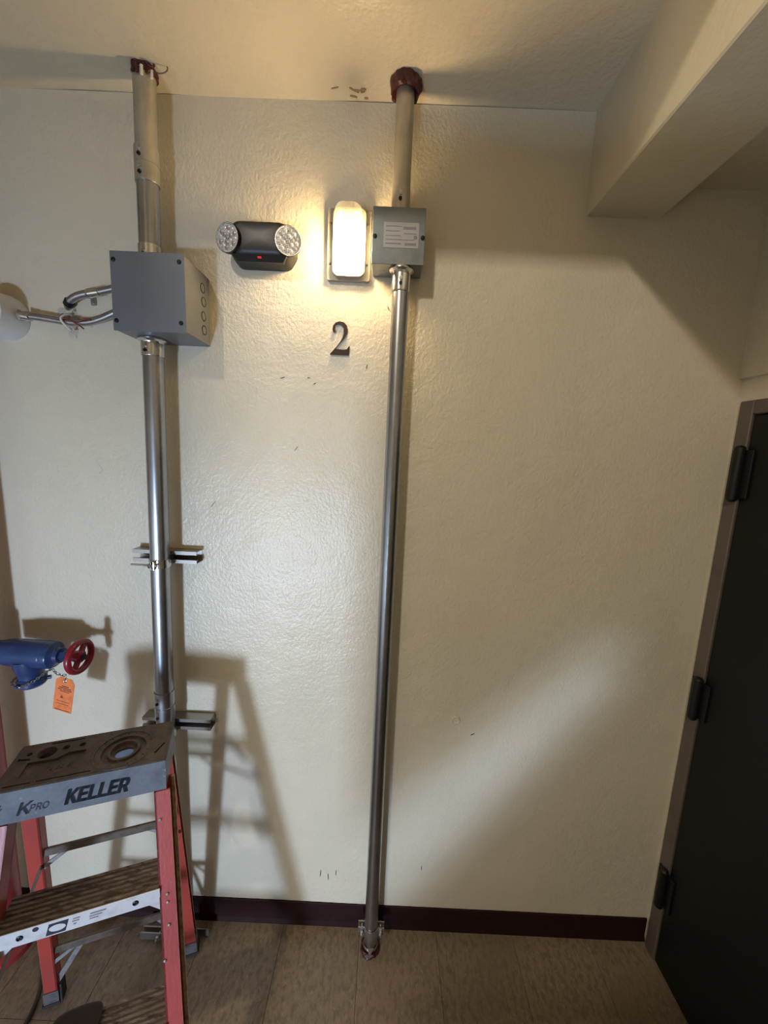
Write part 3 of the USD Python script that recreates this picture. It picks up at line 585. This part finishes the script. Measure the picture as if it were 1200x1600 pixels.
# chain from the cap to the stem
def chain(pts, link=.0105):
    P = spline(pts, 400); d = np.r_[0, np.cumsum(np.linalg.norm(np.diff(P, axis=0), axis=1))]; n = int(d[-1]/(link*.72)); out = []
    for i in range(n):
        s0 = (i+.5)/n*d[-1]; c = np.array([np.interp(s0, d, P[:, j]) for j in range(3)]); q = np.array([np.interp(min(s0+.002, d[-1]), d, P[:, j]) for j in range(3)])
        a, uu, ww = basis(q-c if np.linalg.norm(q-c) > 1e-9 else (1, 0, 0)); e = uu if i % 2 else ww
        ring = [c+a*link/2*math.cos(x)+e*link*.32*math.sin(x) for x in np.linspace(0, 2*np.pi, 13)]
        out.append(tube(ring, .0013, 6))
    return cat(*out)
c0 = cp_
t.part('cap_chain', chain([c0+np.array([-.040, -.004, .004]), c0+np.array([-.030, -.038, -.002]), c0+np.array([.0, -.047, -.004]), c0+np.array([.030, -.038, .006]), c0+np.array([.056, -.026, .026]), AT(.212)+np.array([0, -.022, -.036])]), 'chain', kind='stuff', label='thin steel chain')
t.part('cap_chain', chain([AT(.212)+np.array([0, -.022, -.036]), AT(.222)+np.array([.002, -.020, -.052]), AT(.243)+np.array([0, -.010, -.062])]), 'chain', kind='stuff')
# orange tag
t = Thing('tag', 'orange inspection tag hanging from the handwheel of the blue valve', 'tag', (-1.03, -.135, .965))
tu = np.array([.975, -.10, -.185]); tu /= np.linalg.norm(tu); tv = np.array([.225, 0, .975]); tv = tv-tu*(tv@tu); tv /= np.linalg.norm(tv)
to = np.array([-1.0510, -.140, .993]); TK = 1.17
tagp = sg.Polygon([(0, 0), (.0560, 0), (.0560, .102), (.046, .116), (.012, .116), (0, .104)]).difference(sg.Point(.0275, .1055).buffer(.0040))
tagp = affinity.scale(tagp, TK, 1.03, origin=(0, 0)).buffer(0)
tg = t.part('card', ext(tagp, .0009, to, tu, tv), 'orange', smooth=False)
t.part('eyelet', torus(to+tu*.0275*TK+tv*.1055*1.03+np.cross(tu, tv)*.0007, tu, tv, np.cross(tu, tv), .0048, .0014, 24, 8), 'chain', parent=tg)
tw = np.cross(tu, tv)
ink = []
for (x0, x1, y, h) in ((.020, .040, .089, .0035), (.012, .048, .083, .0030), (.008, .020, .077, .0028), (.024, .050, .077, .0030), (.016, .044, .071, .0022), (.006, .050, .0045, .0022), (.010, .046, .026, .0012), (.008, .048, .035, .0012)):
    ink.append(ext(sg.box(x0*TK, y-h/2, x1*TK, y+h/2), .0004, to+tw*.0008, tu, tv))
ink.append(ext(sg.Polygon([(.0205, .0465), (.0325, .0465), (.0265, .058)]), .0004, to+tw*.0008, tu, tv))
for m_ in ink: t.part('print', m_, 'ink', parent=tg, smooth=False)
t.part('tie', tube(spline([to+tu*.0275*TK+tv*.109, to+tu*.034+tv*.119+tw*.004, WC+np.array([-.012, -.014, -.046])], 10), .0009, 6), 'chain', smooth=True)

# ------------------------------------------------------------------ stepladder (local frame: s right along the cap front, t to the back, z up)
TH = 20.5
lad = Thing('stepladder', 'red fibreglass stepladder with a dusty grey top cap in the lower left corner', 'stepladder', (-.5435, -.3895, 0), TH)
P = lambda *a, **k: lad.part(*a, local=True, **k)
SC, ZC, W, DEP = -.1765, 1.05, .355, .155
zb = .966
def cyl(x, y, z0, z1, r, n=48): return m3.Manifold.cylinder(z1-z0, r, r, n).translate((x, y, z0))
def mbox(x0, x1, y0, y1, z0, z1): return m3.Manifold.cube((x1-x0, y1-y0, z1-z0)).translate((x0, y0, z0))
def mext(poly, z0, z1):
    polys = [np.array(sg.polygon.orient(poly).exterior.coords)[:-1]]
    return m3.Manifold.extrude(m3.CrossSection(polys), z1-z0).translate((0, 0, z0))
top = mext(rrect(-W, 0, 0, DEP, .006), ZC-.015, ZC)
cx, cy_ = -.1065, .070
cut = [m3.Manifold.cylinder(.02, .050, .053, 64).translate((cx, cy_, ZC-.007)) - cyl(cx, cy_, ZC-.02, ZC, .037, 64),
       m3.Manifold.cylinder(.02, .029, .0325, 64).translate((cx, cy_, ZC-.010)),
       mext(affinity.rotate(rrect(cx-.021, cx+.021, cy_-.0165, cy_+.0165, .015), 12), ZC-.05, ZC+.01),
       cyl(-.2885, .113, ZC-.05, ZC+.01, .0205), cyl(-.327, .118, ZC-.02, ZC+.01, .0062, 24), cyl(-.250, .1205, ZC-.02, ZC+.01, .0085, 24), cyl(-.214, .121, ZC-.02, ZC+.01, .0075, 24),
       mext(sg.Polygon([(-.318, .036), (-.200, .036), (-.198, .098), (-.236, .100), (-.258, .084), (-.318, .086)]), ZC-.0065, ZC+.01),
       mext(sg.Polygon([(-.345, .108), (-.338, .104), (-.318, .100), (-.318, .094), (-.345, .096)]), ZC-.004, ZC+.01),
       mbox(-.338, -.285, .012, .0155, ZC-.003, ZC+.01), mbox(-.275, -.165, .012, .0155, ZC-.003, ZC+.01),
       mbox(-.290, -.215, .143, .1475, ZC-.004, ZC+.01),
       mext(sg.Polygon([(-.030, .034), (-.026, .032), (-.008, .066), (-.012, .068)]), ZC-.006, ZC+.01)]
for q in range(14):
    a = math.radians(-70+q*18); r0 = .060
    cut.append(mext(affinity.translate(affinity.rotate(sg.box(-.0008, -.0035, .0008, .0035), math.degrees(a)-90, origin=(0, 0)), cx+r0*math.cos(a), cy_+r0*math.sin(a)), ZC-.002, ZC+.01))
for c in cut: top = top - c
ring = m3.Manifold.cylinder(.0022, .0725, .0705, 72).translate((cx, cy_, ZC-.0004)) - cyl(cx, cy_, ZC-.01, ZC+.01, .0655, 72)
ring = ring ^ mext(rrect(-W, 0, 0.001, DEP-.001, .004), ZC-.01, ZC+.01)
top = top + ring
for i, (x, y) in enumerate(((-.262, .052), (-.250, .052), (-.240, .052), (-.226, .053))):
    top = top + mbox(x, x+.0035, y, y+.013, ZC-.007, ZC-.005)
capp = P('cap', top, 'captop', label='dusty brown top of the cap with round recesses and a hole', smooth=30)
skirt = (mext(rrect(-W, 0, 0, DEP, .006), zb, ZC-.0152) - mbox(-W+.005, -.005, .005, DEP-.005, zb-.01, ZC))
P('cap_skirt', skirt, 'capgrey', parent=capp, label='grey plastic front of the cap', smooth=30)
FS = cat(ext(rrect(-W-.0015, .0015, zb-.0005, ZC-.0015, .003), .003, (0, .0008, 0), X, Z))
fs = P('cap_front', FS, 'capgrey', label='grey plastic front face of the cap with lettering')
P('lettering', cat(*[text('KELLER', .037, .0010, (-.2205+o, -.0021, .9850+q), X, Z, shear=.28, xs=.72) for o in (0, .0016, .0032) for q in (0, .0011)]), 'capprint', parent=fs, label='dark brand lettering', smooth=False)
P('lettering', cat(*[text('K', .030, .0010, (-.3135+o, -.0021, .9835), X, Z, shear=.35, xs=.98) for o in (0, .0012)]), 'capprint', parent=fs, smooth=False)
P('lettering', text('PRO', .0165, .0010, (-.2870, -.0021, .9875), X, Z, shear=.30, xs=.84), 'capprint', parent=fs, smooth=False)
P('logo_mark', ext(sg.Polygon([(-.352, 1.000), (-.340, 1.018), (-.334, 1.018), (-.339, 1.009), (-.333, 1.009), (-.345, .994)]), .0009, (0, -.0021, 0), X, Z), 'capprint', parent=fs, smooth=False)
tf = lambda z: .020-.305*(ZC-z)         # front plane of the front rails
hwf = lambda z: .186+.066*(.96-z)
tr = lambda z: .120+.197*(ZC-z)         # back plane of the rear rails
hwr_ = lambda z, side: .1750+.0225*(.986-z) if side > 0 else .1755+.083*(.986-z)
hwr = lambda z, side=0: hwr_(z, side) if side else min(hwr_(z, 1), hwr_(z, -1))
def rail(side, front, z0, z1, fl, web, th, hw, tfun, sgn):
    """C channel opening outwards: web on the inner side, two flanges."""
    out = []
    def pt(o, d, z): return (SC+side*(hw(z)-o), tfun(z)+sgn*d, z)
    def prism(o0, o1, d0, d1): return hull([pt(o, d, z) for z in (z0, z1) for o in (o0, o1) for d in (d0, d1)])
    return prism(0, fl, 0, th), prism(fl-th, fl, 0, web), prism(0, fl, web-th, web)
for side in (1, -1):
    a, b, c = rail(side, True, .012, zb-.0005, .036, .052, .0045, hwf, tf, 1)
    fr = P('front_rail', cat(a, b, c), 'frp', label='red fibreglass front rail')
    # worn tan edges of the flanges
    for d0, d1, e1 in ((0.0003, .0042, .0006), (.0440, .0522, .0050)):
        P('worn_edge', hull([(SC+side*(hwf(z)+e), tf(z)+d, z) for z in (.02, zb-.001) for e in (-.003, e1) for d in (d0, d1)]), 'frp_edge', parent=fr, label='worn tan fibre edge')
    for z, o in ((.712, .018), (.730, .018), (.662, .018), (.588, .031), (.418, .018), (.436, .018), (.372, .018), (.90, .025)):
        c0 = np.array([SC+side*(hwf(z)-o), tf(z), z]); P('rivet', lathe([(.0001, .0032), (.0025, .0028), (.0040, .0010), (.0042, -.0005)], c0, (0, -.956, -.292), 14), 'aludull', parent=fr)
    P('rail_shoe', hull([(SC+side*(hwf(z)-o), tf(z)+d, z) for z in (.0005, .06) for o in (-.002, .038) for d in (-.003, .055)]), 'foot', parent=fr)
    hz = lambda z: hwr_(z, side)
    a, b, c = rail(side, False, .060, zb+.02, .036, .034, .0045, hz, tr, -1)
    rr = P('rear_rail', cat(a, b, c), 'frp_rear', label='brighter red fibreglass rear rail')
    for d0, d1 in ((0.0003, .0042), (.0296, .0337)):
        P('worn_edge', hull([(SC+side*(hz(z)+e), tr(z)-d, z) for z in (.07, zb-.001) for e in (-.001, .0004) for d in (d0, d1)]), 'frp_edge', parent=rr)
    ft = P('foot', hull([(SC+side*(hz(z)-o), tr(z)-d, z) for z in (.008, .068) for o in (-.003, .039) for d in (-.002, .038)]), 'foot', label='grey metal foot')
    P('foot_pad', hull([(SC+side*(hz(.0)-o), tr(.0)-d, z) for z in (.0005, .010) for o in (-.007, .043) for d in (-.004, .042)]), 'rubber', parent=ft)
    P('foot_bracket', hull([(SC+side*(hz(.05)-.042), tr(.05)-d, z) for z, d in ((.010, .002), (.010, .036), (.080, .004), (.080, .034))] + [(SC+side*(hz(.05)-.047), tr(.05)-d, z) for z, d in ((.010, .002), (.010, .036), (.080, .004), (.080, .034))]), 'rubber', parent=ft)
# steps
for i, z in enumerate((.752, .458, .164)):
    hi = hwf(z)-.0365; t0 = tf(z)-.004
    tread = [bx(SC-hi, SC+hi, t0, t0+.082, z-.006, z-.002)]
    st = P('step', cat(*tread), 'rung', label='dirty ribbed metal step', smooth=False)  # darker base between the ribs, so the ribs stand out
    for k in range(7):
        tt = t0+.004+k*.0122
        P('tread_rib', hull([(x, y, zz) for x in (SC-hi, SC+hi) for y, zz in ((tt, z-.003), (tt+.0075, z-.003), (tt+.001, z+.0006), (tt+.0065, z+.0006))]), 'tread', parent=st, smooth=False)
    fr = P('step_front', bx(SC-hi-.004, SC+hi+.004, t0-.0035, t0-.0003, z-.0395, z+.0004, .0008), 'alu', label='bright aluminium step edge', parent=st)
    P('step_back', bx(SC-hi, SC+hi, t0+.079, t0+.082, z-.030, z-.0065), 'aludull', parent=st)
    if i < 2:
        for sx in (SC-.115, SC+.1135):
            P('step_eyelet', cat(torus(np.array([sx, t0-.0036, z-.019]), X, Z, Y, .0052, .0018, 24, 8), seg((sx, t0-.003, z-.019), (sx, t0-.0042, z-.019), .003, 12)), 'screw' , parent=st)
        o = (0, t0-.0036, 0)
        P('step_logo', ext(sg.Polygon([(SC-.068, z-.035), (SC-.030, z-.035), (SC-.022, z-.006), (SC-.060, z-.006)]).difference(affinity.scale(sg.Point(SC-.045, z-.0205).buffer(1, quad_segs=8), .0165, .0095)), .0006, o, X, Z), 'capprint', parent=st, smooth=False, label='dark logo block with a pale oval')
        for (a0, a1, zz, h) in ((-.014, .000, -.010, .003), (-.016, -.002, -.0165, .003), (-.014, -.008, -.024, .003), (.020, .052, -.010, .0038), (.018, .044, -.017, .003), (.018, .036, -.0235, .003)):
            P('step_print', ext(affinity.skew(sg.box(SC+a0, z+zz-h/2, SC+a1, z+zz+h/2), 18, origin='center'), .0006, o, X, Z), 'stickerline', parent=st, smooth=False)
        P('step_dark_mark', ext(affinity.scale(sg.Point(SC-.085, z-.008).buffer(1, quad_segs=3), .006, .0055), .0006, o, X, Z), 'capprint', parent=st, smooth=False)  # flat dark oval mark on the step edge
    for side in (1, -1):
        x0_, x1_ = SC+side*(hi-.060), SC+side*(hi+.002); zl = z-.085
        P('step_brace', hull([(x, t0+d+e, zz) for x, zz, d in ((x0_, z-.022, .010), (x0_+side*.016, z-.022, .010), (x1_, zl, .014), (x1_, zl+.022, .014)) for e in (0, .004)]), 'alu', parent=st)
        P('step_brace', hull([(x, t0+d+e, zz) for x, zz, d in ((x0_, z-.022, .066), (x0_+side*.016, z-.022, .066), (x1_, zl, .062), (x1_, zl+.022, .062)) for e in (0, .004)]), 'aludull', parent=st)
# rear horizontals and their gussets
for z in (.707, .262):
    t1 = tr(z)-.018
    br = P('rear_brace', bx(SC-hwr_(z, -1)+.03, SC+hwr_(z, 1)-.03, t1-.010, t1, z-.013, z+.011, .002), 'rung', label='flat dirty metal brace between the rear rails')
    for side in (1, -1):
        hi = hwr_(z, side)-.030
        P('gusset', hull([(x, t1-.004+e, zz) for x, zz in ((SC+side*(hi-.070), z-.010), (SC+side*(hi-.054), z-.010), (SC+side*(hi+.002), z-.060), (SC+side*(hi+.002), z-.044)) for e in (0, .003)]), 'aludull', parent=br)
P('rear_brace', bx(SC-hwr_(.46, -1)+.03, SC+hwr_(.46, 1)-.03, tr(.46)-.028, tr(.46)-.018, .447, .470, .002), 'rung')
for side in (1, -1):
    P('corner_brace', hull([(SC+side*a_, tr(zz)-.024+e, zz) for a_, zz in ((hwr_(.25, side)-.125, .272), (hwr_(.25, side)-.095, .248), (hwr_(.09, side)-.034, .112), (hwr_(.09, side)-.034, .076)) for e in (0, .005)]), 'aludull')
    z0 = .60
    P('spreader', hull([(SC+side*(hwf(z0)-.040+e), t_, zz) for t_, zz in ((tf(z0)+.04, z0), (tf(z0)+.04, z0+.016), (tr(z0)-.03, z0+.06), (tr(z0)-.03, z0+.076)) for e in (0, .003)]), 'aludull')

# dark pouch hung at the lower step, and the cord on the floor
c_, s_ = math.cos(math.radians(TH)), math.sin(math.radians(TH))
def LW(s, t_, z): return np.array([-.5435+s*c_-t_*s_, -.3895+s*s_+t_*c_, z])
pc = np.array([-.196, -.100])
t = Thing('tool_pouch', 'dark brown rounded pouch on the lower ladder step, cut by the bottom picture edge', 'pouch', LW(pc[0], pc[1], .459))
def pouch(sc=1.0, dz=0):
    pts = [LW(pc[0]+sc*a, pc[1]+sc*b, .4592+h) for a, b, h in [(x*.052, y*.034, h) for x in (-1, 1) for y in (-1, 1) for h in (0.0, .009)] + [(x*.050, y*.030, .014) for x in (-1, 1) for y in (-1, 1)] + [(x*.054, 0, .006) for x in (-1, 1)] + [(0, y*.036, .006) for y in (-1, 1)]]
    m = trimesh.Trimesh(np.array(pts), process=False).convex_hull
    return m.subdivide_loop(2) if hasattr(m, 'subdivide_loop') else m
t.part('pouch', pouch(), 'pouch', smooth=60)
t = Thing('cord', 'thin dark brown cord trailing on the floor at the left behind the ladder', 'cord', (-1.05, -.3, 0))
t.part('cord', tube(spline([(-1.19, -.13, .007), (-1.13, -.19, .007), (-1.085, -.27, .007), (-1.075, -.36, .007), (-1.09, -.47, .007), (-1.12, -.58, .007)], 40), .0065, 10), 'cord')
